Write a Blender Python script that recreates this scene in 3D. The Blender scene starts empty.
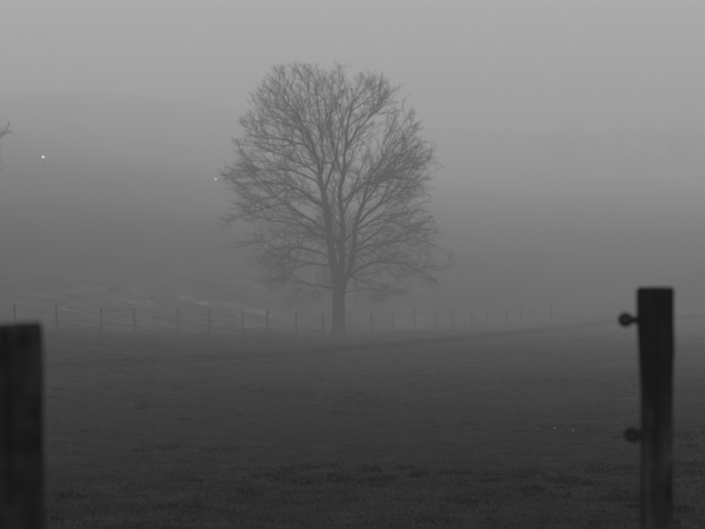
import bpy, math, random
import numpy as np
from mathutils import Vector, Matrix, kdtree

R = math.radians
scene = bpy.context.scene

# ------------------------------------------------------------------ camera
EYE = 1.55
cam_data = bpy.data.cameras.new('camera')
cam_data.sensor_fit = 'HORIZONTAL'
cam_data.sensor_width = 36.0
cam_data.lens = 76.6
cam_data.clip_start = 0.05
cam_data.clip_end = 3000
cam_data.dof.use_dof = True
cam_data.dof.focus_distance = 17.0
cam_data.dof.aperture_fstop = 2.7
cam = bpy.data.objects.new('camera', cam_data)
cam.location = (0, 0, EYE)
cam.rotation_euler = (R(90 - 3.22), 0, 0)
scene.collection.objects.link(cam)
scene.camera = cam

# ------------------------------------------------------------------ world: grey overcast dusk
world = bpy.data.worlds.new('World')
scene.world = world
world.use_nodes = True
nt = world.node_tree
nt.nodes.clear()
SUN_EL, SUN_AZ = 48, 200
sky = nt.nodes.new('ShaderNodeTexSky')
sky.sky_type = 'NISHITA'
sky.sun_disc = False
sky.sun_elevation = R(SUN_EL)
sky.sun_rotation = R(SUN_AZ)
sky.dust_density = 6.0
bw = nt.nodes.new('ShaderNodeRGBToBW')            # the photograph is black and white
mixs = nt.nodes.new('ShaderNodeMix')              # cloud cover evens the sky out
mixs.data_type = 'FLOAT'
mixs.inputs[0].default_value = 0.90
mixs.inputs[3].default_value = 7.4
bg = nt.nodes.new('ShaderNodeBackground')
bg.inputs['Strength'].default_value = 0.096
wo = nt.nodes.new('ShaderNodeOutputWorld')
nt.links.new(sky.outputs[0], bw.inputs[0])
nt.links.new(bw.outputs[0], mixs.inputs[2])
nt.links.new(mixs.outputs[0], bg.inputs['Color'])
nt.links.new(bg.outputs[0], wo.inputs['Surface'])

sun_data = bpy.data.lights.new('sun', 'SUN')
sun_data.energy = 0.5
sun_data.angle = R(70)
sun = bpy.data.objects.new('sun', sun_data)
sun.rotation_euler = (R(90 - SUN_EL), 0, R(180 - SUN_AZ))
scene.collection.objects.link(sun)

scene.view_settings.view_transform = 'Standard'
scene.view_settings.look = 'None'
scene.view_settings.exposure = 0.0
scene.view_settings.gamma = 1.0
scene.view_settings.use_curve_mapping = False
scene.cycles.use_denoising = True
scene.cycles.volume_bounces = 5
scene.cycles.max_bounces = 8

C = scene.collection
FOG_DENSITY = 0.0058

# ------------------------------------------------------------------ helpers
def mesh_obj(name, verts, faces, mat, parent=None, smooth=True):
    me = bpy.data.meshes.new(name)
    if isinstance(verts, np.ndarray):
        v = np.ascontiguousarray(verts, dtype=np.float32)
        f = np.ascontiguousarray(faces, dtype=np.int32)
        n = f.shape[1]
        me.vertices.add(len(v)); me.vertices.foreach_set('co', v.ravel())
        me.loops.add(f.size); me.loops.foreach_set('vertex_index', f.ravel())
        me.polygons.add(len(f))
        me.polygons.foreach_set('loop_start', np.arange(0, f.size, n, dtype=np.int32))
        me.polygons.foreach_set('loop_total', np.full(len(f), n, dtype=np.int32))
        me.update(calc_edges=True)
    else:
        me.from_pydata([tuple(a) for a in verts], [], faces)
    if smooth:
        me.polygons.foreach_set('use_smooth', np.ones(len(me.polygons), dtype=bool))
    me.materials.append(mat)
    me.update()
    o = bpy.data.objects.new(name, me)
    C.objects.link(o)
    if parent: o.parent = parent
    return o

def empty(name, loc, rz=0.0):
    o = bpy.data.objects.new(name, None)
    o.location = loc
    o.rotation_euler = (0, 0, rz)
    o.empty_display_size = 0.2
    C.objects.link(o)
    return o

def tag(o, label=None, cat=None, group=None, kind=None):
    if label: o['label'] = label
    if cat: o['category'] = cat
    if group: o['group'] = group
    if kind: o['kind'] = kind
    return o

def tube(pts, rads, sides=8, cap=True, wob=0.0, seed=0):
    """continuous tube along a polyline -> verts, faces (quads + n-gons)"""
    rng = random.Random(seed)
    pts = [Vector(p) for p in pts]
    V, F = [], []
    t = (pts[1] - pts[0]).normalized()
    ref = Vector((1, 0, 0)) if abs(t.x) < 0.8 else Vector((0, 1, 0))
    n = t.cross(ref).normalized()
    for i, p in enumerate(pts):
        a = pts[max(i - 1, 0)]; b = pts[min(i + 1, len(pts) - 1)]
        t = (b - a).normalized()
        n = (n - t * n.dot(t)).normalized()
        bn = t.cross(n)
        for k in range(sides):
            an = 2 * math.pi * k / sides
            r = rads[i] * (1 + wob * rng.uniform(-1, 1))
            V.append(p + (n * math.cos(an) + bn * math.sin(an)) * r)
    for i in range(len(pts) - 1):
        for k in range(sides):
            k2 = (k + 1) % sides
            F.append((i * sides + k, i * sides + k2, (i + 1) * sides + k2, (i + 1) * sides + k))
    if cap:
        F.append(tuple(range(sides))[::-1])
        F.append(tuple((len(pts) - 1) * sides + k for k in range(sides)))
    return V, F

def prisms(p0, p1, r0, r1):
    """vectorised three sided twigs -> verts, quads"""
    d = p1 - p0
    d /= np.maximum(np.linalg.norm(d, axis=1, keepdims=True), 1e-6)
    ref = np.where(np.abs(d[:, 2:3]) < 0.9, np.array([[0, 0, 1.0]]), np.array([[1.0, 0, 0]]))
    u = np.cross(d, ref); u /= np.linalg.norm(u, axis=1, keepdims=True)
    w = np.cross(d, u)
    n = len(p0)
    V = np.empty((n, 6, 3))
    for k in range(3):
        a = 2 * math.pi * k / 3
        o = u * math.cos(a) + w * math.sin(a)
        V[:, k] = p0 + o * r0[:, None]
        V[:, 3 + k] = p1 + o * r1[:, None]
    q = np.array([[0, 1, 4, 3], [1, 2, 5, 4], [2, 0, 3, 5]])
    F = (np.arange(n)[:, None, None] * 6 + q[None]).reshape(-1, 4)
    return V.reshape(-1, 3), F

_lat = np.random.RandomState(7).rand(256, 256)
def vnoise(x, y):
    xi = np.floor(x).astype(int); yi = np.floor(y).astype(int)
    fx = x - xi; fy = y - yi
    fx = fx * fx * (3 - 2 * fx); fy = fy * fy * (3 - 2 * fy)
    a = _lat[xi & 255, yi & 255]; b = _lat[(xi + 1) & 255, yi & 255]
    c = _lat[xi & 255, (yi + 1) & 255]; d = _lat[(xi + 1) & 255, (yi + 1) & 255]
    return (a * (1 - fx) + b * fx) * (1 - fy) + (c * (1 - fx) + d * fx) * fy - 0.5

# fence line of the far pasture fence
FX0, FY0, FDX, FDY = -11.4, 57.6, 1.245, 2.25

# lie of the pasture down to the valley floor: a smoothed profile along the view
_kd = np.array([-80, 0, 3.5, 5.5, 7.5, 9.8, 12, 17.5, 30, 46, 62, 78, 100, 114, 130, 150, 5000])
_kz = np.array([1.2, 0.1, 0.04, -0.1, -.38, -.73, -1.01, -1.6, -2.85, -4.28, -5.48, -6.5, -8.1, -8.9, -9.4, -9.5, -9.5])
PROF_D = np.concatenate([np.arange(-80, 3, 1.0), np.arange(3, 40, .25), np.arange(40, 220, 1.0)])
PROF_Z = np.empty(len(PROF_D))
for _i, _d in enumerate(PROF_D):
    _o = np.linspace(-2, 2, 41); _w = np.exp(-_o * _o / 1.2)
    PROF_Z[_i] = (np.interp(_d + _o * max(.35, .16 * _d), _kd, _kz) * _w).sum() / _w.sum()

_hq = np.array([-200, -30, -10, 0, 7, 16, 30, 62, 150, 280, 420, 560, 640, 5000])
_hz = np.array([-60, -16, -9.6, -8.1, -7.2, -6.4, -5.2, -4.0, -2.0, 1.9, 12, 24, 29, 29])
HILL_Q = np.arange(-200, 760, 2.0)
HILL_Z = np.empty(len(HILL_Q))
for _i, _d in enumerate(HILL_Q):
    _o = np.linspace(-2, 2, 41); _w = np.exp(-_o * _o / 1.2)
    HILL_Z[_i] = (np.interp(_d + _o * max(4, .16 * abs(_d)), _hq, _hz) * _w).sum() / _w.sum()

def ground_z(x, y, fine=True):
    x = np.asarray(x, float); y = np.asarray(y, float)
    # the pasture falls to the far fence, a little higher on the left; beyond the fence the opposite slope begins
    z = np.interp(y, PROF_D, PROF_Z) + np.interp(x, [-60, -30, 0, 60], [2.2, 1.7, 0, 0]) * np.clip(y / 50, 0, 1)
    q = y - np.interp(x, [-400, -16, -11.4, 12, 22, 400], [52, 53, 57.6, 104, 120, 126])
    hill = np.interp(q, HILL_Q, HILL_Z)
    hill = hill + np.interp(x, [-90, -30, -4], [6, 3, 0]) * np.clip(q / 40, 0, 1) + np.interp(x, [-110, -18], [8, 0]) * np.clip((q - 60) / 150, 0, 1)
    dz = hill - z
    z = z + np.where(dz > 4, dz, .45 * np.logaddexp(0, np.clip(dz, -30, 6) / .45))
    far = np.clip((y - 60) / 200, 0, 1)
    z = z + vnoise(x / 31 + 9.3, y / 27 + 4.1) * (0.35 + 0.9 * far) * np.clip(y / 30, 0, 1)
    z = z + vnoise(x / 7 + 1.3, y / 6 + 2.1) * 0.16 * np.clip(y / 12, 0, 1)
    if fine:
        m = np.clip((y - 4) / 5, 0, 1)
        z = z + vnoise(x / 0.9 + 5.3, y / 1.1 + 8.1) * 0.035 * m
        n2 = vnoise(x / 0.33 + 15.3, y / 0.36 + 28.1)
        z = z + n2 * 0.02 * m
        n3 = vnoise(x / 0.5 + 55.3, y / 0.55 + 78.1)
        z = z - np.clip(n3 - 0.24, 0, 1) * 0.3 * m          # hoof-trodden hollows
    return z

def gz(x, y):
    return float(ground_z(np.array([x]), np.array([y]))[0])

# ------------------------------------------------------------------ materials (all neutral: black-and-white photograph)
def new_mat(name):
    m = bpy.data.materials.new(name)
    m.use_nodes = True
    n = m.node_tree.nodes
    return m, n, m.node_tree.links, n['Principled BSDF']

def noise_mat(name, lo, hi, scale=(1, 1, 1), nscale=4.0, detail=6, rough=0.9, bump=0.3, bdist=0.01, spec=0.2, random_amt=0.0):
    m, n, l, p = new_mat(name)
    tc = n.new('ShaderNodeTexCoord')
    mp = n.new('ShaderNodeMapping'); mp.inputs['Scale'].default_value = scale
    nz = n.new('ShaderNodeTexNoise'); nz.inputs['Scale'].default_value = nscale; nz.inputs['Detail'].default_value = detail
    cr = n.new('ShaderNodeValToRGB')
    cr.color_ramp.elements[0].position = 0.3; cr.color_ramp.elements[0].color = (lo, lo, lo, 1)
    cr.color_ramp.elements[1].position = 0.7; cr.color_ramp.elements[1].color = (hi, hi, hi, 1)
    l.new(tc.outputs['Object'], mp.inputs[0]); l.new(mp.outputs[0], nz.inputs['Vector'])
    l.new(nz.outputs[0], cr.inputs[0])
    if random_amt > 0:
        oi = n.new('ShaderNodeObjectInfo')
        mr = n.new('ShaderNodeMapRange')
        mr.inputs[3].default_value = 1 - random_amt; mr.inputs[4].default_value = 1 + random_amt
        vm = n.new('ShaderNodeVectorMath'); vm.operation = 'SCALE'
        l.new(oi.outputs['Random'], mr.inputs[0]); l.new(cr.outputs[0], vm.inputs[0]); l.new(mr.outputs[0], vm.inputs['Scale'])
        l.new(vm.outputs[0], p.inputs['Base Color'])
    else:
        l.new(cr.outputs[0], p.inputs['Base Color'])
    p.inputs['Roughness'].default_value = rough
    p.inputs['Specular IOR Level'].default_value = spec
    if bump > 0:
        b = n.new('ShaderNodeBump'); b.inputs['Strength'].default_value = bump; b.inputs['Distance'].default_value = bdist
        l.new(nz.outputs[0], b.inputs['Height']); l.new(b.outputs[0], p.inputs['Normal'])
    return m

M = {}
M['bark'] = noise_mat('bark', 0.025, 0.06, (3, 3, 0.6), 5, 8, bump=0.6, bdist=0.03)
M['twig'] = noise_mat('twig', 0.03, 0.05, nscale=2, detail=2, bump=0)
M['wood'] = noise_mat('weathered_wood', 0.0015, 0.034, (22, 22, 1.1), 2.2, 9, rough=0.9, bump=0.6, bdist=0.004, spec=0.06)
M['post_far'] = noise_mat('old_post_wood', 0.02, 0.06, (8, 8, 0.8), 3, 5, bump=0.2)
M['plastic'] = noise_mat('black_plastic', 0.005, 0.01, nscale=60, detail=3, rough=0.6, bump=0.05, bdist=0.001, spec=0.15)
M['steel'] = noise_mat('dull_steel', 0.06, 0.12, nscale=90, detail=3, rough=0.55, bump=0.05, bdist=0.001, spec=0.5)
M['rope'] = noise_mat('fence_rope', 0.02, 0.05, (60, 60, 60), 3, 3, rough=0.8, bump=0)
M['fencewire'] = noise_mat('galvanised_wire', 0.08, 0.14, nscale=20, detail=2, rough=0.6, bump=0)
M['grass'] = noise_mat('pasture_grass', 0.010, 0.025, nscale=3, detail=2, rough=0.8, bump=0, random_amt=0.35)
M['tussock'] = noise_mat('shaded_tussock_grass', 0.002, 0.006, nscale=3, detail=2, rough=0.85, bump=0, random_amt=0.3)  # tussocks coloured near black: shade between tufts and in hollows is painted in
M['wood_far'] = noise_mat('conifer_foliage', 0.02, 0.05, nscale=0.8, detail=3, bump=0)
M['leaf'] = noise_mat('pale_dry_leaf', 0.16, 0.26, nscale=60, detail=3, rough=0.6, bump=0.1, bdist=0.001)
M['pole'] = noise_mat('lamp_pole_metal', 0.05, 0.09, nscale=10, detail=3, rough=0.6, bump=0)

def patchy(m, lo, hi, scale):
    n, l = m.node_tree.nodes, m.node_tree.links
    p = n['Principled BSDF']
    src = p.inputs['Base Color'].links[0].from_socket
    geo = n.new('ShaderNodeNewGeometry')
    nz = n.new('ShaderNodeTexNoise'); nz.inputs['Scale'].default_value = scale; nz.inputs['Detail'].default_value = 5
    nz.inputs['Roughness'].default_value = .7
    mr = n.new('ShaderNodeMapRange'); mr.inputs[1].default_value = .35; mr.inputs[2].default_value = .65
    mr.inputs[3].default_value = lo; mr.inputs[4].default_value = hi
    vm = n.new('ShaderNodeVectorMath'); vm.operation = 'SCALE'
    l.new(geo.outputs['Position'], nz.inputs['Vector']); l.new(nz.outputs[0], mr.inputs[0])
    l.new(src, vm.inputs[0]); l.new(mr.outputs[0], vm.inputs['Scale']); l.new(vm.outputs[0], p.inputs['Base Color'])
patchy(M['wood'], .05, 1.5, 9.0)
# the right post is wet and blackened towards its top, greyer and drier below
M['wood_damp'] = M['wood'].copy(); M['wood_damp'].name = 'weathered_wood_damp_top'
def damp_top(m, z0, z1):
    n, l = m.node_tree.nodes, m.node_tree.links
    p = n['Principled BSDF']; src = p.inputs['Base Color'].links[0].from_socket
    tc = n.new('ShaderNodeTexCoord'); sx = n.new('ShaderNodeSeparateXYZ'); l.new(tc.outputs['Object'], sx.inputs[0])
    nz = n.new('ShaderNodeTexNoise'); nz.inputs['Scale'].default_value = 14; nz.inputs['Detail'].default_value = 4
    l.new(tc.outputs['Object'], nz.inputs['Vector'])
    ma = n.new('ShaderNodeMath'); ma.operation = 'MULTIPLY_ADD'; ma.inputs[1].default_value = .5
    l.new(nz.outputs[0], ma.inputs[0]); l.new(sx.outputs['Z'], ma.inputs[2])
    mr = n.new('ShaderNodeMapRange'); mr.inputs[1].default_value = z0 + .25; mr.inputs[2].default_value = z1 + .25
    mr.inputs[3].default_value = 1.25; mr.inputs[4].default_value = .2
    vm = n.new('ShaderNodeVectorMath'); vm.operation = 'SCALE'
    l.new(ma.outputs[0], mr.inputs[0]); l.new(src, vm.inputs[0]); l.new(mr.outputs[0], vm.inputs['Scale']); l.new(vm.outputs[0], p.inputs['Base Color'])
damp_top(M['wood_damp'], .80, 1.0)
patchy(M['grass'], .45, 1.5, 1.3)
patchy(M['grass'], .25, 1.8, 5.0)

def ground_material():
    m, n, l, p = new_mat('pasture_ground')
    geo = n.new('ShaderNodeNewGeometry')
    sep = n.new('ShaderNodeSeparateXYZ'); l.new(geo.outputs['Position'], sep.inputs[0])
    # near pasture: dark damp turf, mottled
    n1 = n.new('ShaderNodeTexNoise'); n1.inputs['Scale'].default_value = 2.6; n1.inputs['Detail'].default_value = 9
    n1.inputs['Roughness'].default_value = 0.65
    l.new(geo.outputs['Position'], n1.inputs['Vector'])
    c1 = n.new('ShaderNodeValToRGB')
    c1.color_ramp.elements[0].position = 0.33; c1.color_ramp.elements[0].color = (0.007,) * 3 + (1,)
    c1.color_ramp.elements[1].position = 0.66; c1.color_ramp.elements[1].color = (0.023,) * 3 + (1,)
    l.new(n1.outputs[0], c1.inputs[0])
    n1b = n.new('ShaderNodeTexNoise'); n1b.inputs['Scale'].default_value = 0.22; n1b.inputs['Detail'].default_value = 5
    l.new(geo.outputs['Position'], n1b.inputs['Vector'])
    mr0 = n.new('ShaderNodeMapRange'); mr0.inputs[1].default_value = 0.3; mr0.inputs[2].default_value = 0.7
    mr0.inputs[3].default_value = 0.8; mr0.inputs[4].default_value = 1.15
    l.new(n1b.outputs[0], mr0.inputs[0])
    vs = n.new('ShaderNodeVectorMath'); vs.operation = 'SCALE'
    l.new(c1.outputs[0], vs.inputs[0]); l.new(mr0.outputs[0], vs.inputs['Scale'])
    # meadow beyond the fence: paler, with pale streaks of flattened dry grass
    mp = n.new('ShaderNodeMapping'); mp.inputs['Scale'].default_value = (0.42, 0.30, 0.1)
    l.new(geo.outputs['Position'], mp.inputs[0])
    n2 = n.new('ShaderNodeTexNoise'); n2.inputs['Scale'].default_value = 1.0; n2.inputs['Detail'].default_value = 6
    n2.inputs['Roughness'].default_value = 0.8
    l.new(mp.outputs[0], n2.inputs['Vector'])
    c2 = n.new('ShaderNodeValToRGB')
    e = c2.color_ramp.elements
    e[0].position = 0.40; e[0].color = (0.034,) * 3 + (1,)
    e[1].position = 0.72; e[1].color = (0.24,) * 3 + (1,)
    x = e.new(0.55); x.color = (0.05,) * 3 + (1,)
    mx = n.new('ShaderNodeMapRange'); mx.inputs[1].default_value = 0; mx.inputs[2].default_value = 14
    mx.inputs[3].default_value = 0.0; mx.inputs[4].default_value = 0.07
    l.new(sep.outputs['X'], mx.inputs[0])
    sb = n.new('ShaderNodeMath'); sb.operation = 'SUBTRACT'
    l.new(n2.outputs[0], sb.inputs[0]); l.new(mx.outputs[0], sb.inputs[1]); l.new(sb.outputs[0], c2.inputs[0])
    # streaks end where the hillside begins
    n3 = n.new('ShaderNodeTexNoise'); n3.inputs['Scale'].default_value = 0.03; n3.inputs['Detail'].default_value = 3
    l.new(geo.outputs['Position'], n3.inputs['Vector'])
    add = n.new('ShaderNodeMath'); add.operation = 'MULTIPLY_ADD'; add.inputs[1].default_value = 60
    l.new(n3.outputs[0], add.inputs[0]); l.new(sep.outputs['Y'], add.inputs[2])
    mrh = n.new('ShaderNodeMapRange'); mrh.inputs[1].default_value = 125; mrh.inputs[2].default_value = 165
    pass
    mixh = n.new('ShaderNodeMix'); mixh.data_type = 'RGBA'
    mixh.inputs[7].default_value = (0.05, 0.05, 0.05, 1)
    mixh_fac = mrh
    l.new(c2.outputs[0], mixh.inputs[6])
    # side of the fence line
    ln = math.hypot(FDX, FDY)
    nx, ny = -FDY / ln, FDX / ln
    dx = n.new('ShaderNodeMath'); dx.operation = 'MULTIPLY_ADD'; dx.inputs[1].default_value = nx
    dx.inputs[2].default_value = -(FX0 * nx + FY0 * ny)
    l.new(sep.outputs['X'], dx.inputs[0])
    dy = n.new('ShaderNodeMath'); dy.operation = 'MULTIPLY_ADD'; dy.inputs[1].default_value = ny
    l.new(sep.outputs['Y'], dy.inputs[0]); l.new(dx.outputs[0], dy.inputs[2])
    n4 = n.new('ShaderNodeTexNoise'); n4.inputs['Scale'].default_value = 0.5; n4.inputs['Detail'].default_value = 4
    l.new(geo.outputs['Position'], n4.inputs['Vector'])
    dn = n.new('ShaderNodeMath'); dn.operation = 'MULTIPLY_ADD'; dn.inputs[1].default_value = 3.0
    l.new(n4.outputs[0], dn.inputs[0]); l.new(dy.outputs[0], dn.inputs[2])
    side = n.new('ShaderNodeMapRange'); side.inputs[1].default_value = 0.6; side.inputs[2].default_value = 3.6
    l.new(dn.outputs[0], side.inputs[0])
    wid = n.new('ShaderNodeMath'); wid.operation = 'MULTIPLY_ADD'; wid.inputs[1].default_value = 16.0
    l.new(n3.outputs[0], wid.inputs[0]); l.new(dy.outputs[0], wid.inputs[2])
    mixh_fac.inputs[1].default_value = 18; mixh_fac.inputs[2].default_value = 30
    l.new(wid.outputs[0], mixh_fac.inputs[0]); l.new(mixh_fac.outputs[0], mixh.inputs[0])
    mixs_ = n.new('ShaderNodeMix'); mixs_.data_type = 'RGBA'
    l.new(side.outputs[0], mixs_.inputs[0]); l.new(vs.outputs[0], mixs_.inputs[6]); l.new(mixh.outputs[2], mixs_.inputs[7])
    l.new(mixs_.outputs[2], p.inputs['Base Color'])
    p.inputs['Roughness'].default_value = 0.95
    p.inputs['Specular IOR Level'].default_value = 0.1
    b = n.new('ShaderNodeBump'); b.inputs['Strength'].default_value = 0.7; b.inputs['Distance'].default_value = 0.05
    n5 = n.new('ShaderNodeTexNoise'); n5.inputs['Scale'].default_value = 9; n5.inputs['Detail'].default_value = 8
    l.new(geo.outputs['Position'], n5.inputs['Vector'])
    l.new(n5.outputs[0], b.inputs['Height']); l.new(b.outputs[0], p.inputs['Normal'])
    return m
M['ground'] = ground_material()

# ------------------------------------------------------------------ ground: pasture, valley floor and opposite hillside, one sheet
def axis(parts):
    out = []
    for a, b, s in parts:
        out += list(np.arange(a, b - s * 0.3, s))
    out.append(parts[-1][1])
    return np.array(out)
xs = axis([(-520, -60, 10), (-60, -24, 2), (-24, -9, 0.5), (-9, 9, 0.12), (9, 24, 0.5), (24, 60, 2), (60, 520, 10)])
ys = axis([(-60, 3, 3), (3, 6, 0.3), (6, 26, 0.12), (26, 50, 0.3), (50, 130, 1.0), (130, 780, 5)])
X, Y = np.meshgrid(xs, ys)
Z = ground_z(X, Y)
nxg, nyg = len(xs), len(ys)
idx = np.arange(nxg * nyg).reshape(nyg, nxg)
F = np.stack([idx[:-1, :-1], idx[:-1, 1:], idx[1:, 1:], idx[1:, :-1]], -1).reshape(-1, 4)
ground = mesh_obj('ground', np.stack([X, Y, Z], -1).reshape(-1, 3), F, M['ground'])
tag(ground, kind='structure')

# ------------------------------------------------------------------ the big bare tree
def crown_tree_graph(seed):
    rng = np.random.RandomState(seed)
    S = 0.05                                               # metres per outline unit
    lo = np.array([[62, 305, 335], [70, 272, 360], [80, 262, 385], [95, 254, 402], [115, 248, 416], [130, 249, 412],
                   [143, 243, 420], [155, 236, 436], [175, 222, 441], [190, 219, 441], [205, 226, 438], [225, 229, 442],
                   [245, 236, 442], [265, 243, 440], [280, 246, 432], [296, 268, 402]], float)
    def env(z):
        y = 335 - z / S
        return (np.interp(y, lo[:, 0], lo[:, 1]) - 338) * S, (np.interp(y, lo[:, 0], lo[:, 2]) - 338) * S
    P = lambda px, py, d: np.array([(px - 338) * S, d, (335 - py) * S])
    # main limbs: (outline x, outline y, depth in metres)
    T = [P(338, 341, 0), P(338, 335, 0), P(338, 318, 0), P(338, 300, 0.02), P(337, 284, 0.02)]
    A = [P(337, 284, 0.02), P(334, 262, -.05), P(331, 235, -.1), P(328, 210, -.15), P(324, 188, -.2), P(321, 168, -.2), P(315, 145, -.3),
         P(307, 128, -.4), P(296, 114, -.5), P(285, 100, -.6), P(276, 84, -.6)]
    B = [P(338, 290, 0.1), P(341, 268, .3), P(342, 240, .5), P(341, 212, .6), P(342, 185, .6), P(345, 160, .5), P(347, 138, .5),
         P(350, 112, .7), P(357, 88, .8), P(362, 74, .9)]
    D = [P(340, 296, -.1), P(347, 272, -.5), P(352, 245, -.9), P(356, 222, -1.1), P(364, 200, -1.3), P(372, 178, -1.4), P(384, 155, -1.5),
         P(395, 132, -1.5), P(404, 118, -1.6)]
    L = [T, A, B, D,
         [P(321, 172, -.2), P(324, 150, .3), P(322, 125, .8), P(318, 100, 1.1), P(314, 78, 1.2)],
         [P(343, 175, .6), P(334, 150, .9), P(330, 120, 1.3), P(330, 90, 1.5), P(333, 70, 1.6)],
         [P(347, 145, .5), P(360, 125, .1), P(374, 108, -.3), P(386, 92, -.5)],
         [P(333, 256, -.05), P(318, 249, -.4), P(298, 246, -.7), P(276, 245, -.8), P(262, 239, -.8), P(238, 238, -.9)],
         [P(337, 286, 0), P(320, 282, -.7), P(300, 274, -1.5), P(280, 273, -2.1), P(258, 277, -2.6), P(246, 279, -2.8)],
         [P(330, 232, -.1), P(316, 219, .3), P(301, 208, .6), P(285, 201, .8), P(262, 206, 1), P(243, 212, 1.1), P(230, 223, 1.2)],
         [P(327, 206, -.15), P(312, 196, -.6), P(295, 186, -1), P(274, 183, -1.3), P(250, 185, -1.5), P(226, 190, -1.6)],
         [P(325, 192, -.2), P(315, 178, .2), P(300, 170, .6), P(282, 165, 1.0), P(262, 156, 1.2), P(240, 158, 1.3)],
         [P(318, 158, -.25), P(306, 146, -.5), P(290, 140, -.9), P(270, 138, -1.2), P(253, 136, -1.3)],
         [P(343, 281, -.3), P(355, 268, -.8), P(370, 259, -1.1), P(388, 257, -1.4), P(408, 262, -1.7), P(424, 272, -1.9), P(432, 283, -2)],
         [P(351, 250, -.9), P(366, 242, -1.2), P(384, 238, -1.3), P(404, 236, -1.3), P(428, 240, -1.2), P(440, 246, -1.2)],
         [P(342, 240, .5), P(358, 226, 1), P(378, 214, 1.5), P(402, 208, 1.9), P(426, 210, 2.1), P(440, 214, 2.2)],
         [P(356, 222, -1.1), P(372, 206, -1.4), P(392, 190, -1.6), P(414, 178, -1.7), P(438, 166, -1.8)],
         [P(342, 200, .6), P(360, 184, 1), P(382, 172, 1.4), P(405, 164, 1.6), P(428, 158, 1.7)],
         [P(340, 292, .1), P(358, 287, .7), P(376, 287, 1.2), P(394, 291, 1.6), P(404, 294, 1.8)],
         [P(310, 134, -.4), P(294, 126, -.2), P(278, 120, .1), P(264, 110, .3), P(254, 98, .4)],
         [P(384, 155, -1.5), P(396, 144, -1.3), P(408, 134, -1.1), P(418, 126, -1.0)],
         [P(352, 108, .7), P(366, 96, 1.2), P(378, 84, 1.5)],
         [P(364, 200, -1.3), P(376, 182, -.6), P(390, 164, 0), P(402, 150, .4), P(412, 138, .6)],
         [P(334, 262, 0), P(318, 262, .8), P(298, 258, 1.6), P(276, 262, 2.2), P(254, 262, 2.6)],
         [P(322, 175, -.2), P(309, 165, .3), P(294, 158, .7), P(278, 150, .9), P(262, 146, 1.0)],
         # limbs towards and away from the viewer
         [P(336, 270, 0), P(340, 255, -1.2), P(338, 240, -2.4), P(332, 225, -3.6), P(334, 212, -4.6)],
         [P(342, 258, .4), P(338, 245, 1.6), P(330, 232, 2.8), P(326, 222, 4.0), P(322, 214, 4.8)],
         [P(341, 215, .6), P(350, 196, 1.7), P(356, 176, 2.9), P(366, 158, 3.8)],
         [P(324, 188, -.2), P(330, 168, -1.3), P(336, 148, -2.3), P(340, 126, -3.2), P(346, 106, -3.6)],
         [P(331, 240, -.1), P(312, 226, -1.4), P(294, 214, -2.6), P(280, 206, -3.5)],
         [P(342, 225, .5), P(322, 205, 1.7), P(302, 190, 2.7), P(286, 172, 3.4)],
         [P(352, 245, -.9), P(372, 228, -2.0), P(388, 212, -3.0), P(400, 196, -3.6)],
         [P(321, 168, -.2), P(312, 150, .8), P(300, 130, 1.9), P(290, 112, 2.6)],
         ]
    nodes, parent, limb = [], [], []
    step = 0.22
    for li, pl in enumerate(L):
        # resample with a smooth Catmull-Rom path and a little wander
        pl = [np.array(p) for p in pl]
        ext = [2 * pl[0] - pl[1]] + pl + [2 * pl[-1] - pl[-2]]
        path = []
        for i in range(1, len(ext) - 2):
            p0, p1, p2, p3 = ext[i - 1:i + 3]
            m = max(2, int(np.linalg.norm(p2 - p1) / step + .5))
            for k in range(m):
                t = k / m
                path.append(.5 * (2 * p1 + (p2 - p0) * t + (2 * p0 - 5 * p1 + 4 * p2 - p3) * t * t + (3 * p1 - p0 - 3 * p2 + p3) * t ** 3))
        path.append(pl[-1])
        wander = np.zeros(3)
        for i in range(len(path)):
            if li > 0 and i > 2:
                wander = wander * 0.93 + rng.normal(0, 0.03, 3)
                path[i] = path[i] + wander
        if li == 0:
            par = -1; start = 0
        else:
            arr = np.array(nodes)
            par = int(np.argmin(np.linalg.norm(arr - path[0], axis=1))); start = 1
        for p in path[start:]:
            nodes.append(p); parent.append(par); limb.append(li); par = len(nodes) - 1
    # secondary, tertiary and finer branches fan outwards and stop at the crown outline
    from mathutils import noise as mn
    nodes = list(nodes); parent = list(parent)
    dirs = [np.zeros(3)] * len(nodes)
    for i, pa in enumerate(parent):
        if pa >= 0:
            v = nodes[i] - nodes[pa]; dirs[i] = v / (np.linalg.norm(v) + 1e-9)
    def inside(p, slack):
        z = p[2]
        if z < 1.75 or z > 13.8: return False
        xl, xr = env(z)
        cx, hx = (xl + xr) / 2, (xr - xl) / 2
        k = ((p[0] - cx) / hx) ** 2 + (p[1] / (hx * .92)) ** 2
        lump = 1 + .34 * mn.noise(Vector((p[0] / 1.3, p[1] / 1.3, p[2] / 1.1)))
        return k < (lump * slack) ** 2
    SPEC = {1: (.34, 2.9, .24), 2: (.31, 1.35, .20), 3: (.18, .62, .17)}   # spacing, length, step
    vox = {}
    def grow(start, d, length, lvl, stp):
        i = start; p = nodes[start]; n_ = max(2, int(length / stp)); chain = []
        slack = rng.uniform(.80, 1.10)
        for k in range(n_):
            high = np.clip((p[2] - 3.5) / 7, 0, 1)
            up = (.035 * high + .01) if lvl < 3 else .03
            droop = -.05 * (1 - high) if lvl == 1 and p[2] < 5.5 else 0
            d = d + rng.normal(0, .16, 3) + np.array([0, 0, up + droop])
            d = d / np.linalg.norm(d)
            q = p + d * stp
            if not inside(q, slack): break
            vk = (int(q[0] // .5), int(q[1] // .7), int(q[2] // .5)); vc = vox.get(vk, 0)
            if vc >= (7, 9, 13)[lvl - 1]: break
            vox[vk] = vc + 1
            nodes.append(q); parent.append(i); limb.append(-1); dirs.append(d)
            i = len(nodes) - 1; p = q; chain.append(i)
        return chain
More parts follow.
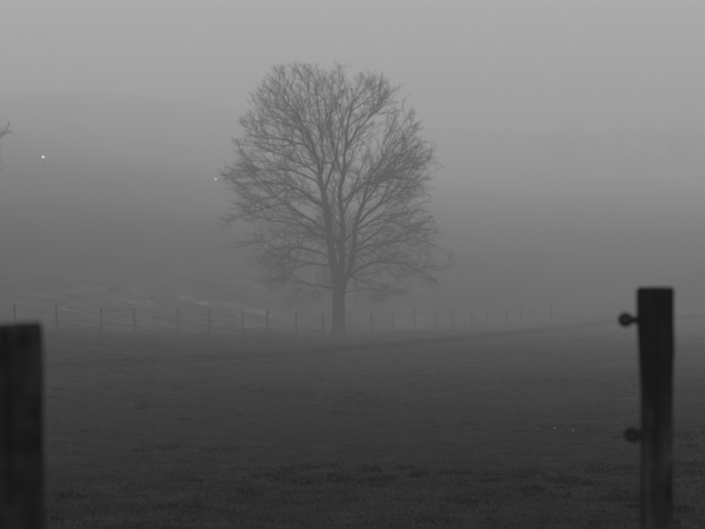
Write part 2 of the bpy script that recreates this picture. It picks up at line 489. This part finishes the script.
    def fork(i, lvl, sgn):
        t = dirs[i]; p = nodes[i]
        out = np.array([p[0], p[1], (p[2] - 5.2) * .8]); out = out / (np.linalg.norm(out) + 1e-6)
        rv = rng.normal(0, 1, 3); rv -= t * rv.dot(t); rv /= np.linalg.norm(rv) + 1e-9
        ang = R(rng.uniform(28, 58))
        d = t * math.cos(ang) + rv * math.sin(ang)
        d = d + out * (.7 if lvl == 1 else .45)
        if p[2] < 8.5: d[2] *= .55 if lvl == 1 else .75
        return d / np.linalg.norm(d)
    frontier = []
    cur = -1; run = 0
    for i in range(len(nodes)):
        if limb[i] <= 0: continue
        if limb[i] != cur: cur = limb[i]; run = 0
        run += 1
        if run < 3 or nodes[i][2] < 2.0: continue
        frontier.append(i)
    level_nodes = frontier
    for lvl in (1, 2, 3):
        sp, ln, stp = SPEC[lvl]
        prevstep = step if lvl == 1 else SPEC[lvl - 1][2]
        prob = prevstep / sp
        nxt = []
        for i in level_nodes:
            p = nodes[i]; xl, xr = env(p[2])
            rho = math.hypot((p[0] - (xl + xr) / 2) / ((xr - xl) / 2), p[1] / ((xr - xl) / 2))
            if rng.rand() > .3 + 1.1 * rho: continue
            if lvl == 3 and limb[i] > 0 and rho < .6: continue
            m_ = int(prob) + (1 if rng.rand() < prob - int(prob) else 0)
            for _ in range(m_):
                ch = grow(i, fork(i, lvl, 1), ln * rng.uniform(.55, 1.3), lvl, stp)
                nxt += ch
        level_nodes = (nxt + level_nodes) if lvl == 1 else (nxt + level_nodes if lvl == 2 else nxt)
    return np.array(nodes), np.array(parent), np.array(limb), np.array(dirs), rng

def build_tree_meshes(seed):
    nodes, parent, limb, dirs, rng = crown_tree_graph(seed)
    n = len(nodes)
    kids = [[] for _ in range(n)]
    for i in range(n):
        if parent[i] >= 0: kids[parent[i]].append(i)
    E = 2.1; r0 = 0.0085
    acc = np.zeros(n); tips = np.zeros(n, int)
    order = list(range(n))
    for i in reversed(order):                   # parents always precede children
        if not kids[i]: acc[i] = r0 ** E; tips[i] = 1
        if parent[i] >= 0:
            acc[parent[i]] += acc[i]; tips[parent[i]] += tips[i]
    rad = acc ** (1 / E)
    rad *= 0.315 / rad[0]
    # chains following the thickest child
    chains = []
    stack = [(0, -1)]
    while stack:
        s, pa = stack.pop()
        ch = [pa] if pa >= 0 else []
        i = s
        while True:
            ch.append(i)
            if not kids[i]: break
            ks = sorted(kids[i], key=lambda k: -acc[k])
            for k in ks[1:]: stack.append((k, i))
            i = ks[0]
        chains.append(ch)
    trunk = None; limbs = []; fine_p0 = []; fine_p1 = []; fine_r0 = []; fine_r1 = []
    med_v, med_f, off = [], [], 0
    for ci, ch in enumerate(chains):
        if len(ch) < 2: continue
        pts = [nodes[i] for i in ch]
        rr = [max(rad[i], 0.0042) for i in ch]
        if ci > 0: rr[0] = rr[1]
        base = rr[0]
        if ci == 0:
            rr2 = []
            for p, r in zip(pts, rr):
                rr2.append(r * (1 + 0.55 * math.exp(-max(p[2] - 0.05, 0) / 0.3)))
            trunk = tube(pts, rr2, 14, True, 0.05, 3)
        elif base > 0.055:
            limbs.append(tube(pts, rr, 9, True, 0.06, ci))
        elif base > 0.02:
            v, f = tube(pts, rr, 5, False, 0, ci)
            med_v += v; med_f += [tuple(a + off for a in q) for q in f]; off += len(v)
        else:
            for a, b in zip(range(len(ch) - 1), range(1, len(ch))):
                fine_p0.append(pts[a]); fine_p1.append(pts[b]); fine_r0.append(rr[a]); fine_r1.append(rr[b])
    # twigs on every thin shoot
    thin = np.nonzero((rad < 0.014) & (nodes[:, 2] > 1.6))[0]
    tw0, tw1, ta, tb = [], [], [], []
    for i in thin:
        k = 3 if not kids[i] else (1 if rng.rand() < .95 else 0)
        for _ in range(k):
            g = dirs[i] * 1.0 + rng.normal(0, 0.42, 3) + np.array([0, 0, 0.10])
            g /= np.linalg.norm(g)
            ln = rng.uniform(0.14, 0.42)
            p = nodes[i]; e = p + g * ln
            tw0.append(p); tw1.append(e); ta.append(0.0046); tb.append(0.0028)
            if rng.rand() < .6:
                g3 = g + rng.normal(0, 0.5, 3); g3 /= np.linalg.norm(g3)
                m = p + g * ln * .45
                tw0.append(m); tw1.append(m + g3 * ln * rng.uniform(.4, .7)); ta.append(0.004); tb.append(0.0028)
    p0 = np.array(fine_p0 + tw0); p1 = np.array(fine_p1 + tw1)
    a = np.array(fine_r0 + ta); b = np.array(fine_r1 + tb)
    return trunk, limbs, (med_v, med_f), prisms(p0, p1, a, b)

TREE_X, TREE_Y = -0.70, 75.0
tree = empty('bare_tree', (TREE_X, TREE_Y, gz(TREE_X, TREE_Y)))
tag(tree, 'large bare broad-crowned tree standing alone in the foggy pasture', 'tree', 'bare trees')
trunk_g, limb_g, med_g, twig_g = build_tree_meshes(11)
mesh_obj('trunk', trunk_g[0], trunk_g[1], M['bark'], tree)
for v, f in limb_g:
    mesh_obj('limb', v, f, M['bark'], tree)
crown = mesh_obj('crown', med_g[0], med_g[1], M['bark'], tree)
mesh_obj('twigs', twig_g[0], twig_g[1], M['twig'], crown, smooth=False)

def copy_tree(o, parent=None):
    c = o.copy(); C.objects.link(c); c.parent = parent
    for ch in list(o.children): copy_tree(ch, c)
    return c
t2 = copy_tree(tree)
t2.location = (-24.3, 80.0, gz(-24.3, 80.0) - 0.1)
t2.rotation_euler = (0, 0, R(155))
t2.scale = (1.0, 1.0, 1.0)
tag(t2, 'bare tree cut off by the left edge, only its twig tips in view', 'tree', 'bare trees')

# ------------------------------------------------------------------ far pasture fence
fence = empty('pasture_fence', (FX0, FY0, gz(FX0, FY0)))
tag(fence, 'distant post and wire fence running through the fog behind the bare tree', 'fence')
rngf = random.Random(5)
tops = []
post_meshes = []
for q in range(4):
    rr = random.Random(40 + q)
    pts = [(0, 0, -0.35)] + [(rr.uniform(-.01, .01), rr.uniform(-.01, .01), 0.165 * k) for k in range(7)] + [(0, 0, 1.12), (0, 0, 1.15)]
    rad = [0.04] + [0.04 * rr.uniform(.92, 1.06) for _ in range(7)] + [0.036, 0.03]
    v, f = tube(pts, rad, 8, True, 0.05, q)
    post_meshes.append((v, f))
posts_proto = []
for k in range(-3, 21):
    jx = rngf.uniform(-.12, .12)
    x, y = FX0 + FDX * (k + jx), FY0 + FDY * (k + jx)
    q = (k + 3) % 4
    if len(posts_proto) <= q:
        o = mesh_obj('post', post_meshes[q][0], post_meshes[q][1], M['post_far'], fence)
        posts_proto.append(o)
    else:
        o = posts_proto[q].copy(); C.objects.link(o); o.parent = fence
    z = gz(x, y)
    o.location = (x - FX0, y - FY0, z - fence.location.z)
    o.rotation_euler = (R(rngf.uniform(-2.5, 2.5)), R(rngf.uniform(-3, 3)), rngf.uniform(0, 6))
    s = rngf.uniform(.93, 1.06); o.scale = (1.05, 1.05, s)
    tops.append((o.location.copy(), s))
for h in (0.35, 0.7, 1.03):
    pts, last = [], None
    for (l0, s0), (l1, s1) in zip(tops[:-1], tops[1:]):
        a = l0 + Vector((0.055, -0.03, h * s0)); b = l1 + Vector((0.055, -0.03, h * s1))
        for t in (0, .25, .5, .75):
            pts.append(a.lerp(b, t) - Vector((0, 0, 0.03 * 4 * t * (1 - t))))
    pts.append(b)
    v, f = tube(pts, [0.003] * len(pts), 4, True)
    mesh_obj('wire', v, f, M['fencewire'], fence)

# ------------------------------------------------------------------ far wood along the hilltop (one mass in the fog)
def far_wood():
    rng = np.random.RandomState(21)
    V, Fq = [], []
    off = 0
    for _ in range(170):
        d = rng.uniform(430, 640)
        x = rng.uniform(0.13, 0.38) * d
        y = d
        if vnoise(np.array([x / 45 + 3.3]), np.array([y / 30 + 1.7]))[0] < rng.uniform(-0.5, 0.05): continue
        z = float(ground_z(np.array([x]), np.array([y]), False)[0])
        h = rng.uniform(4, 10)
        w = h * rng.uniform(.24, .42); rnd = rng.rand() < .75
        b = np.array([x, y, z])
        # trunk
        v, f = tube([b + (0, 0, -.5), b + (0, 0, h * .5), b + (0, 0, h)], [h * .018, h * .011, .02], 5, False)
        V += [tuple(p) for p in v]; Fq += [tuple(i + off for i in q) for q in f]; off += len(v)
        # drooping boughs
        nb = 70
        for k in range(nb):
            t = (k + rng.rand()) / nb
            zz = h * (.12 + .87 * t); L = w * ((math.sqrt(max(0.02, 1 - (2 * t - .9) ** 2)) if rnd else .7 * (1.08 - t)) * rng.uniform(.5, 1.2)) + .15
            a = rng.uniform(0, 6.283); ca, sa = math.cos(a), math.sin(a)
            bw_ = L * rng.uniform(.28, .45)
            p0 = b + (0, 0, zz)
            e = b + (ca * L, sa * L, zz - L * rng.uniform(.15, .55))
            mid = (p0 + e) / 2 + (0, 0, .12 * L)
            side = np.array([-sa, ca, -.35]) * bw_
            V += [tuple(p0), tuple(mid + side), tuple(e), tuple(mid - np.array([-sa, ca, .35]) * bw_)]
            Fq.append((off, off + 1, off + 2)); Fq.append((off, off + 2, off + 3)); off += 4
    o = mesh_obj('distant_wood', V, Fq, M['wood_far'], None, smooth=False)
    tag(o, 'faint distant wood on the hilltop at right, almost lost in the fog', 'wood', kind='stuff')
far_wood()

# ------------------------------------------------------------------ two lit lamps on the far hillside
def bulb_mat(strength):
    m, n, l, p = new_mat('lamp_glow')
    p.inputs['Base Color'].default_value = (.8, .8, .8, 1)
    p.inputs['Emission Color'].default_value = (1, 1, 1, 1)
    p.inputs['Emission Strength'].default_value = strength
    return m
def sphere(r, seg=16, rings=10, sz=1.0):
    V, Fq = [], []
    for i in range(rings + 1):
        th = math.pi * i / rings
        for k in range(seg):
            a = 2 * math.pi * k / seg
            V.append((r * math.sin(th) * math.cos(a), r * math.sin(th) * math.sin(a), r * sz * math.cos(th)))
    for i in range(rings):
        for k in range(seg):
            k2 = (k + 1) % seg
            Fq.append((i * seg + k, (i + 1) * seg + k, (i + 1) * seg + k2, i * seg + k2))
    return V, Fq
def lamp(x, y, ztop, r, strength, label):
    z0 = gz(x, y)
    h = ztop - z0
    t = empty('yard_lamp', (x, y, z0))
    tag(t, label, 'lamp', 'lit lamps on the far hillside')
    v, f = tube([(0, 0, -.3), (0, 0, 0.05), (0, 0, .3), (0, 0, h - r)], [.10, .10, .045, .035], 10)
    mesh_obj('pole', v, f, M['pole'], t)
    v, f = tube([(0, 0, h - r * 1.25), (0, 0, h - r * .9), (0, 0, h - r * .8)], [.06, r * .7, r * .72], 14)
    mesh_obj('lamp_collar', v, f, M['pole'], t)
    v, f = sphere(r); g = mesh_obj('globe', v, f, bulb_mat(strength), t); g.location = (0, 0, h)
    v, f = tube([(0, 0, h + r * .85), (0, 0, h + r * 1.0), (0, 0, h + r * 1.15)], [r * .8, r * .55, .03], 14)
    mesh_obj('cap', v, f, M['pole'], t)
def at(px, py, d):
    return ((px - 352.5) / 1500 * d, d, EYE + (180 - py) / 1500 * d)
def hillside_spot(px, py, height):
    """where the line of sight stands `height` above the hillside"""
    d = 150.0
    while True:
        x, y, z = at(px, py, d)
        if z - gz(x, y) < height or d > 420: return x, y, z
        d += 1.0
x, y, z = hillside_spot(44, 157, 2.4); lamp(x, y, z, .0007 * y, 2.6, 'brighter lit lamp high on the foggy hillside at far left')
x, y, z = hillside_spot(216, 179, 2.2); lamp(x, y, z, .0006 * y, 1.5, 'fainter lit lamp on the foggy hillside, touching the left tips of the big crown')
# ------------------------------------------------------------------ near fence posts with ring insulators
def post_mesh(h, r_top, r_bot, seed, lean=(0, 0), notch=None):
    rng = np.random.RandomState(seed)
    seg, rings = 96, 70
    ang = np.arange(seg) * 2 * math.pi / seg
    zs = np.concatenate([np.linspace(-0.5, h - 0.012, rings), [h - 0.004, h]])
    cracks = [(rng.uniform(0, 2 * math.pi), rng.uniform(.03, .07), rng.uniform(.04, .10), rng.uniform(0, h * .7), rng.uniform(.25, .8)) for _ in range(16)]
    base = sum(rng.uniform(.006, .025) * np.cos(k * ang + rng.uniform(0, 6.28)) for k in range(2, 9))
    V = []
    for i, z in enumerate(zs):
        t = np.clip(z / h, 0, 1)
        r = r_bot + (r_top - r_bot) * t
        prof = 1 + base + vnoise(ang / 6.283 * 9 + seed, np.full(seg, z * 3.1 + 3)) * .05 + vnoise(ang / 6.283 * 3 + seed * 3, np.full(seg, z * 6.0 + 1.5)) * .07
        prof = prof + vnoise(ang / 6.283 * 40 + seed, np.full(seg, z * 1.2 + 9)) * .03
        for a0, wd, dp, z0, ln in cracks:
            wob = 0.04 * math.sin(z * 9 + a0 * 5)
            d = np.abs((ang - a0 - wob + math.pi) % (2 * math.pi) - math.pi)
            fz = np.clip(1 - abs(z - (z0 + ln / 2)) / (ln / 2), 0, 1) ** .5
            prof = prof - dp * fz * np.exp(-(d / wd) ** 2)
        if notch: prof = prof * (1 - .21 * np.clip(-np.cos(ang) + .15, 0, 1) * np.clip((notch + .10 - z) / .26, 0, 1)) * (1 + .05 * np.clip(np.cos(ang), 0, 1) * math.exp(-((z - notch) / .05) ** 2))
        if i == len(zs) - 2: prof = prof * .975
        if i == len(zs) - 1: prof = prof * .92
        cx, cy = lean[0] * z, lean[1] * z
        tilt = 0.006 * math.sin(seed) if i >= len(zs) - 2 else 0
        for k in range(seg):
            rr = r * prof[k]
            V.append((cx + rr * math.cos(ang[k]), cy + rr * math.sin(ang[k]), z + tilt * math.cos(ang[k]) + (rng.uniform(-.002, .002) if i >= len(zs) - 2 else 0)))
    Fq = []
    n = len(zs)
    for i in range(n - 1):
        for k in range(seg):
            k2 = (k + 1) % seg
            Fq.append((i * seg + k, i * seg + k2, (i + 1) * seg + k2, (i + 1) * seg + k))
    # sawn top with a few growth rings of relief
    prev = (n - 1) * seg
    for q, s in enumerate((.75, .5, .25)):
        st = len(V)
        for k in range(seg):
            c = V[(n - 1) * seg + k]
            V.append((lean[0] * h + (c[0] - lean[0] * h) * s, lean[1] * h + (c[1] - lean[1] * h) * s, h + rng.uniform(-.003, .002)))
        for k in range(seg):
            k2 = (k + 1) % seg
            Fq.append((prev + k, prev + k2, st + k2, st + k))
        prev = st
    Fq.append(tuple(prev + k for k in range(seg)))
    return V, Fq

def torus(Rm, rm, seg=36, sides=14):
    V, Fq = [], []
    for i in range(seg):
        a = 2 * math.pi * i / seg
        for k in range(sides):
            b = 2 * math.pi * k / sides
            V.append(((Rm + rm * math.cos(b)) * math.cos(a), rm * 1.25 * math.sin(b), (Rm + rm * math.cos(b)) * math.sin(a)))
    for i in range(seg):
        for k in range(sides):
            i2, k2 = (i + 1) % seg, (k + 1) % sides
            Fq.append((i * sides + k, i2 * sides + k, i2 * sides + k2, i * sides + k2))
    return V, Fq

def insulator(parent, loc, rz, rx=0.0, ry=0.0, reach=0.03):
    """ring insulator on a screw: ring in its local XZ plane, screw along local +X into the post"""
    v, f = torus(0.0141, 0.0109)
    ring = mesh_obj('ring_insulator', v, f, M['plastic'], parent)
    ring.location = loc; ring.rotation_euler = (rx, ry, rz)
    v, f = tube([(0.018, 0, 0), (0.024, 0, 0), (0.025, 0, 0), (0.029, 0, 0), (0.030, 0, 0), (0.047, 0, 0), (0.052, 0, 0)],
                [.0115, .0125, .0135, .0135, .012, .012, .011], 16)
    mesh_obj('collar', v, f, M['plastic'], ring)
    pts = [(0.034 + k * 0.0015, 0, 0) for k in range(int((reach + .03) / .0015))]
    v, f = tube(pts, [.0032 if k % 2 else .0040 for k in range(len(pts))], 10)
    mesh_obj('screw', v, f, M['steel'], ring)
    return ring

PX, PY = 0.992, 4.86
pr = empty('fence_post', (PX, PY, gz(PX, PY)))
HR = 1.2 - pr.location.z
tag(pr, 'dark weathered round wooden post at right with two ring insulators on its side', 'fence post', 'wooden posts of the near fence')
v, f = post_mesh(HR, 0.0610, 0.0545, 3, lean=(-0.006, 0.004), notch=HR - .19)
sh = mesh_obj('shaft', v, f, M['wood_damp'], pr)
ix, iy, iz = at(626.5, 320, 4.885)
insulator(pr, (ix - PX, iy - PY, iz - pr.location.z), R(-22), 0, R(0))
WIRE_R = (ix, iy, iz)
ix, iy, iz = at(634.5, 436, 4.885)
insulator(pr, (ix - PX, iy - PY, iz - pr.location.z), R(-28), R(8), R(14), reach=.035).scale = (1.15, 1.1, 1.1)

LX, LY = -0.815, 3.62
pl = empty('fence_post', (LX, LY, gz(LX, LY)))
HL = 1.2 - pl.location.z
tag(pl, 'thick dark blurred wooden post cut off by the left edge of the picture', 'fence post', 'wooden posts of the near fence')
v, f = post_mesh(HL, 0.0605, 0.0645, 8, lean=(0.0, 0.0))
mesh_obj('shaft', v, f, M['wood'], pl)

# ------------------------------------------------------------------ top wire of the near fence
wl = Vector((LX - 0.06, LY + 0.10, 1.085))
wr = Vector(WIRE_R)
dirw = (wr - wl)
pts = []
for (a, b, sag) in ((wl - dirw * Vector((1, 1, 1)).x, wl, .02), (wl, wr, .022), (wr, wr + Vector((dirw.x, dirw.y, 0.0)), .012)):
    for k in range(24):
        t = k / 24
        pts.append(a.lerp(b, t) - Vector((0, 0, sag * 4 * t * (1 - t))))
pts.append(b)
v, f = tube(pts, [0.0010] * len(pts), 8)
wobj = mesh_obj('fence_wire', v, f, M['rope'])
tag(wobj, 'thin blurred wire stretched between the two near posts through the upper insulator', 'wire')

# ------------------------------------------------------------------ grass
def tuft(name, n, spread, hmin, hmax, wid, mat, seed, lean=0.5):
    rng = np.random.RandomState(seed)
    V, Fq = [], []
    for i in range(n):
        a = rng.uniform(0, 6.283); r = spread * math.sqrt(rng.rand())
        x, y = r * math.cos(a), r * math.sin(a)
        h = rng.uniform(hmin, hmax); b = rng.uniform(0, 6.283); l = h * rng.uniform(.1, lean * 2)
        c, s = math.cos(b), math.sin(b); w = wid * rng.uniform(.7, 1.3)
        px, py = -s * w, c * w
        o = len(V)
        V += [(x - px, y - py, -.02), (x + px, y + py, -.02),
              (x + c * l * .4 + px * .8, y + s * l * .4 + py * .8, h * .65), (x + c * l * .4 - px * .8, y + s * l * .4 - py * .8, h * .65),
              (x + c * l, y + s * l, h)]
        Fq += [(o, o + 1, o + 2, o + 3), (o + 3, o + 2, o + 4)]
    me = bpy.data.meshes.new(name)
    me.from_pydata(V, [], Fq); me.materials.append(mat); me.update()
    return me

def scatter(name, pts, scl, protos, label, cat):
    """one 'stuff' object: blades instanced on scattered points by geometry nodes"""
    me = bpy.data.meshes.new(name)
    me.vertices.add(len(pts)); me.vertices.foreach_set('co', np.asarray(pts, np.float32).ravel())
    at_ = me.attributes.new('size', 'FLOAT', 'POINT'); at_.data.foreach_set('value', np.asarray(scl, np.float32))
    me.update()
    o = bpy.data.objects.new(name, me); C.objects.link(o)
    ng = bpy.data.node_groups.new(name, 'GeometryNodeTree')
    ng.interface.new_socket('Geometry', in_out='INPUT', socket_type='NodeSocketGeometry')
    ng.interface.new_socket('Geometry', in_out='OUTPUT', socket_type='NodeSocketGeometry')
    N, Lk = ng.nodes, ng.links
    gi, go = N.new('NodeGroupInput'), N.new('NodeGroupOutput')
    iop = N.new('GeometryNodeInstanceOnPoints')
    g2i = N.new('GeometryNodeGeometryToInstance')
    for pm in reversed(protos):
        # prototype meshes wrapped in a hidden-from-list source object inside a collection that is not linked to the scene
        po = bpy.data.objects.new(pm.name, pm)
        oi = N.new('GeometryNodeObjectInfo'); oi.inputs[0].default_value = po
        oi.inputs['As Instance'].default_value = True
        Lk.new(oi.outputs['Geometry'], g2i.inputs[0])
    ri = N.new('FunctionNodeRandomValue'); ri.data_type = 'INT'
    ri.inputs[4].default_value = 0; ri.inputs[5].default_value = len(protos) - 1
    rv = N.new('FunctionNodeRandomValue'); rv.data_type = 'FLOAT_VECTOR'
    rv.inputs[0].default_value = (-.04, -.04, 0); rv.inputs[1].default_value = (.04, .04, 6.283)
    na = N.new('GeometryNodeInputNamedAttribute'); na.data_type = 'FLOAT'; na.inputs[0].default_value = 'size'
    Lk.new(gi.outputs[0], iop.inputs['Points']); Lk.new(g2i.outputs[0], iop.inputs['Instance'])
    iop.inputs['Pick Instance'].default_value = True
    e = .2                                                     # lay each patch along the slope of the turf
    P_ = np.asarray(pts)
    gy = (ground_z(P_[:, 0], P_[:, 1] + e) - ground_z(P_[:, 0], P_[:, 1] - e)) / (2 * e)
    gx = (ground_z(P_[:, 0] + e, P_[:, 1]) - ground_z(P_[:, 0] - e, P_[:, 1])) / (2 * e)
    tl = me.attributes.new('tilt', 'FLOAT_VECTOR', 'POINT')
    tl.data.foreach_set('vector', np.stack([np.arctan(gy), -np.arctan(gx), 0 * gx], -1).astype(np.float32).ravel())
    nt_ = N.new('GeometryNodeInputNamedAttribute'); nt_.data_type = 'FLOAT_VECTOR'; nt_.inputs[0].default_value = 'tilt'
    e2r = N.new('FunctionNodeEulerToRotation'); Lk.new(nt_.outputs[0], e2r.inputs[0])
    e2s = N.new('FunctionNodeEulerToRotation'); Lk.new(rv.outputs[0], e2s.inputs[0])
    rr_ = N.new('FunctionNodeRotateRotation'); rr_.rotation_space = 'LOCAL'
    Lk.new(e2r.outputs[0], rr_.inputs[0]); Lk.new(e2s.outputs[0], rr_.inputs[1])
    Lk.new(ri.outputs[2], iop.inputs['Instance Index']); Lk.new(rr_.outputs[0], iop.inputs['Rotation'])
    Lk.new(na.outputs[0], iop.inputs['Scale'])
    Lk.new(iop.outputs[0], go.inputs[0])
    md = o.modifiers.new('scatter', 'NODES'); md.node_group = ng
    tag(o, label, cat, kind='stuff')
    return o

rg = np.random.RandomState(99)
def wedge(d0, d1, per_m2, margin=1.5, k=0.31):
    half = k * d1 + margin
    n = int((d1 - d0) * 2 * half * per_m2)
    d = rg.uniform(d0, d1, n)
    x = rg.uniform(-1, 1, n) * half
    ok = np.abs(x) < k * d + margin
    return x[ok], d[ok]
gp = [tuft('grass_blades', 240, .27, .012, .030, .0028, M['grass'], 60 + i, 1.7) for i in range(5)]
xa, ya = wedge(2.5, 30, 24)
xb, yb = wedge(30, 90, 9)
thin_ = rg.rand(len(yb)) < np.clip(1 - (yb - 32) / 56, 0, 1); xb, yb = xb[thin_], yb[thin_]
x = np.concatenate([xa, xb]); y = np.concatenate([ya, yb])
z = ground_z(x, y)
den = vnoise(x / .8 + 31, y / .9 + 17) + .5 * vnoise(x / 3.1 + 3, y / 3.3 + 7)
keep = den > rg.uniform(-1.6, -.6, len(x))
s = rg.uniform(.7, 1.25, len(x)) * np.where(y > 30, 1.25, 1)
scatter('grass', np.stack([x, y, z], -1)[keep], s[keep], gp, 'short dark grazed grass covering the foreground pasture', 'grass')

tp = [tuft('tussock_blades', 130, .065, .015, .05, .005, M['tussock'], 80 + i, 1.3) for i in range(4)]
x, y = wedge(3.5, 45, 22)
den = vnoise(x / 2.2 + 71, y / 2.0 + 47)
keep = den + .6 * vnoise(x / .6 + 7, y / .5 + 4) > rg.uniform(.02, .5, len(x))
z = ground_z(x, y)
scatter('tussock_grass', np.stack([x, y, z], -1)[keep], (.3 + 1.5 * rg.rand(len(x)) ** 2.2)[keep], tp, 'ragged grass tussocks, shade between tufts painted into their dark colour, scattered over the foreground pasture', 'grass')

# ------------------------------------------------------------------ four pale leaves on the grass near the right post
def leaf_mesh(L, W, curl, seed):
    rng = random.Random(seed)
    V, Fq = [], []
    n = 7
    for i in range(n):
        t = i / (n - 1)
        w = W * (math.sin(math.pi * min(max(t, .04), .97)) ** .8) * rng.uniform(.85, 1.1)
        zc = curl * (t - .5) ** 2 * 4
        for j, u in enumerate((-1, -.5, 0, .5, 1)):
            V.append(((t - .5) * L, u * w, zc + curl * .8 * u * u))
    for i in range(n - 1):
        for j in range(4):
            a = i * 5 + j
            Fq.append((a, a + 1, a + 6, a + 5))
    return V, Fq
labels = ['leftmost and faintest of the four pale leaves in the grass left of the right post',
          'second from left and longest of the four pale leaves in the grass',
          'brightest of the four pale leaves in the grass, third from the left',
          'pale leaf in the grass nearest to the lower ring insulator']
for (px, py, L, W), lab in zip([(539, 430.5, .022, .010), (556, 430, .036, .014), (574.5, 432, .028, .017), (619.5, 424, .022, .010)], labels):
    # walk along the line of sight to the turf
    d = 8.0
    while EYE - (py - 180) / 1500 * d > gz((px - 352.5) / 1500 * d, d) + .045: d += .02
    x = (px - 352.5) / 1500 * d
    v, f = leaf_mesh(L * 1.15, W * 1.15, .008, int(px))
    o = mesh_obj('fallen_leaf', v, f, M['leaf'])
    o.location = (x, d, gz(x, d) + .045)
    o.rotation_euler = (R(38), R(8), R(px * 7 % 40 - 20))
    tag(o, lab, 'leaf', 'pale leaves in the grass')

# ------------------------------------------------------------------ fog
hx0, hx1, hy0, hy1, hz0, hz1 = -535, 535, -75, 800, -13.0, 46.0
V = [(a, b, c) for c in (hz0, hz1) for b in (hy0, hy1) for a in (hx0, hx1)]
Fq = [(0, 2, 3, 1), (4, 5, 7, 6), (0, 1, 5, 4), (2, 6, 7, 3), (0, 4, 6, 2), (1, 3, 7, 5)]
fm = bpy.data.materials.new('fog'); fm.use_nodes = True
fn = fm.node_tree.nodes; fn.clear()
out = fn.new('ShaderNodeOutputMaterial')
pv = fn.new('ShaderNodeVolumePrincipled')
pv.inputs['Color'].default_value = (.985, .985, .985, 1)
pv.inputs['Density'].default_value = FOG_DENSITY
pv.inputs['Anisotropy'].default_value = 0.3
fm.node_tree.links.new(pv.outputs[0], out.inputs['Volume'])
haze = mesh_obj('haze', V, Fq, fm, smooth=False)
tag(haze, 'even grey fog filling the whole valley and hiding the hill', 'fog', kind='stuff')
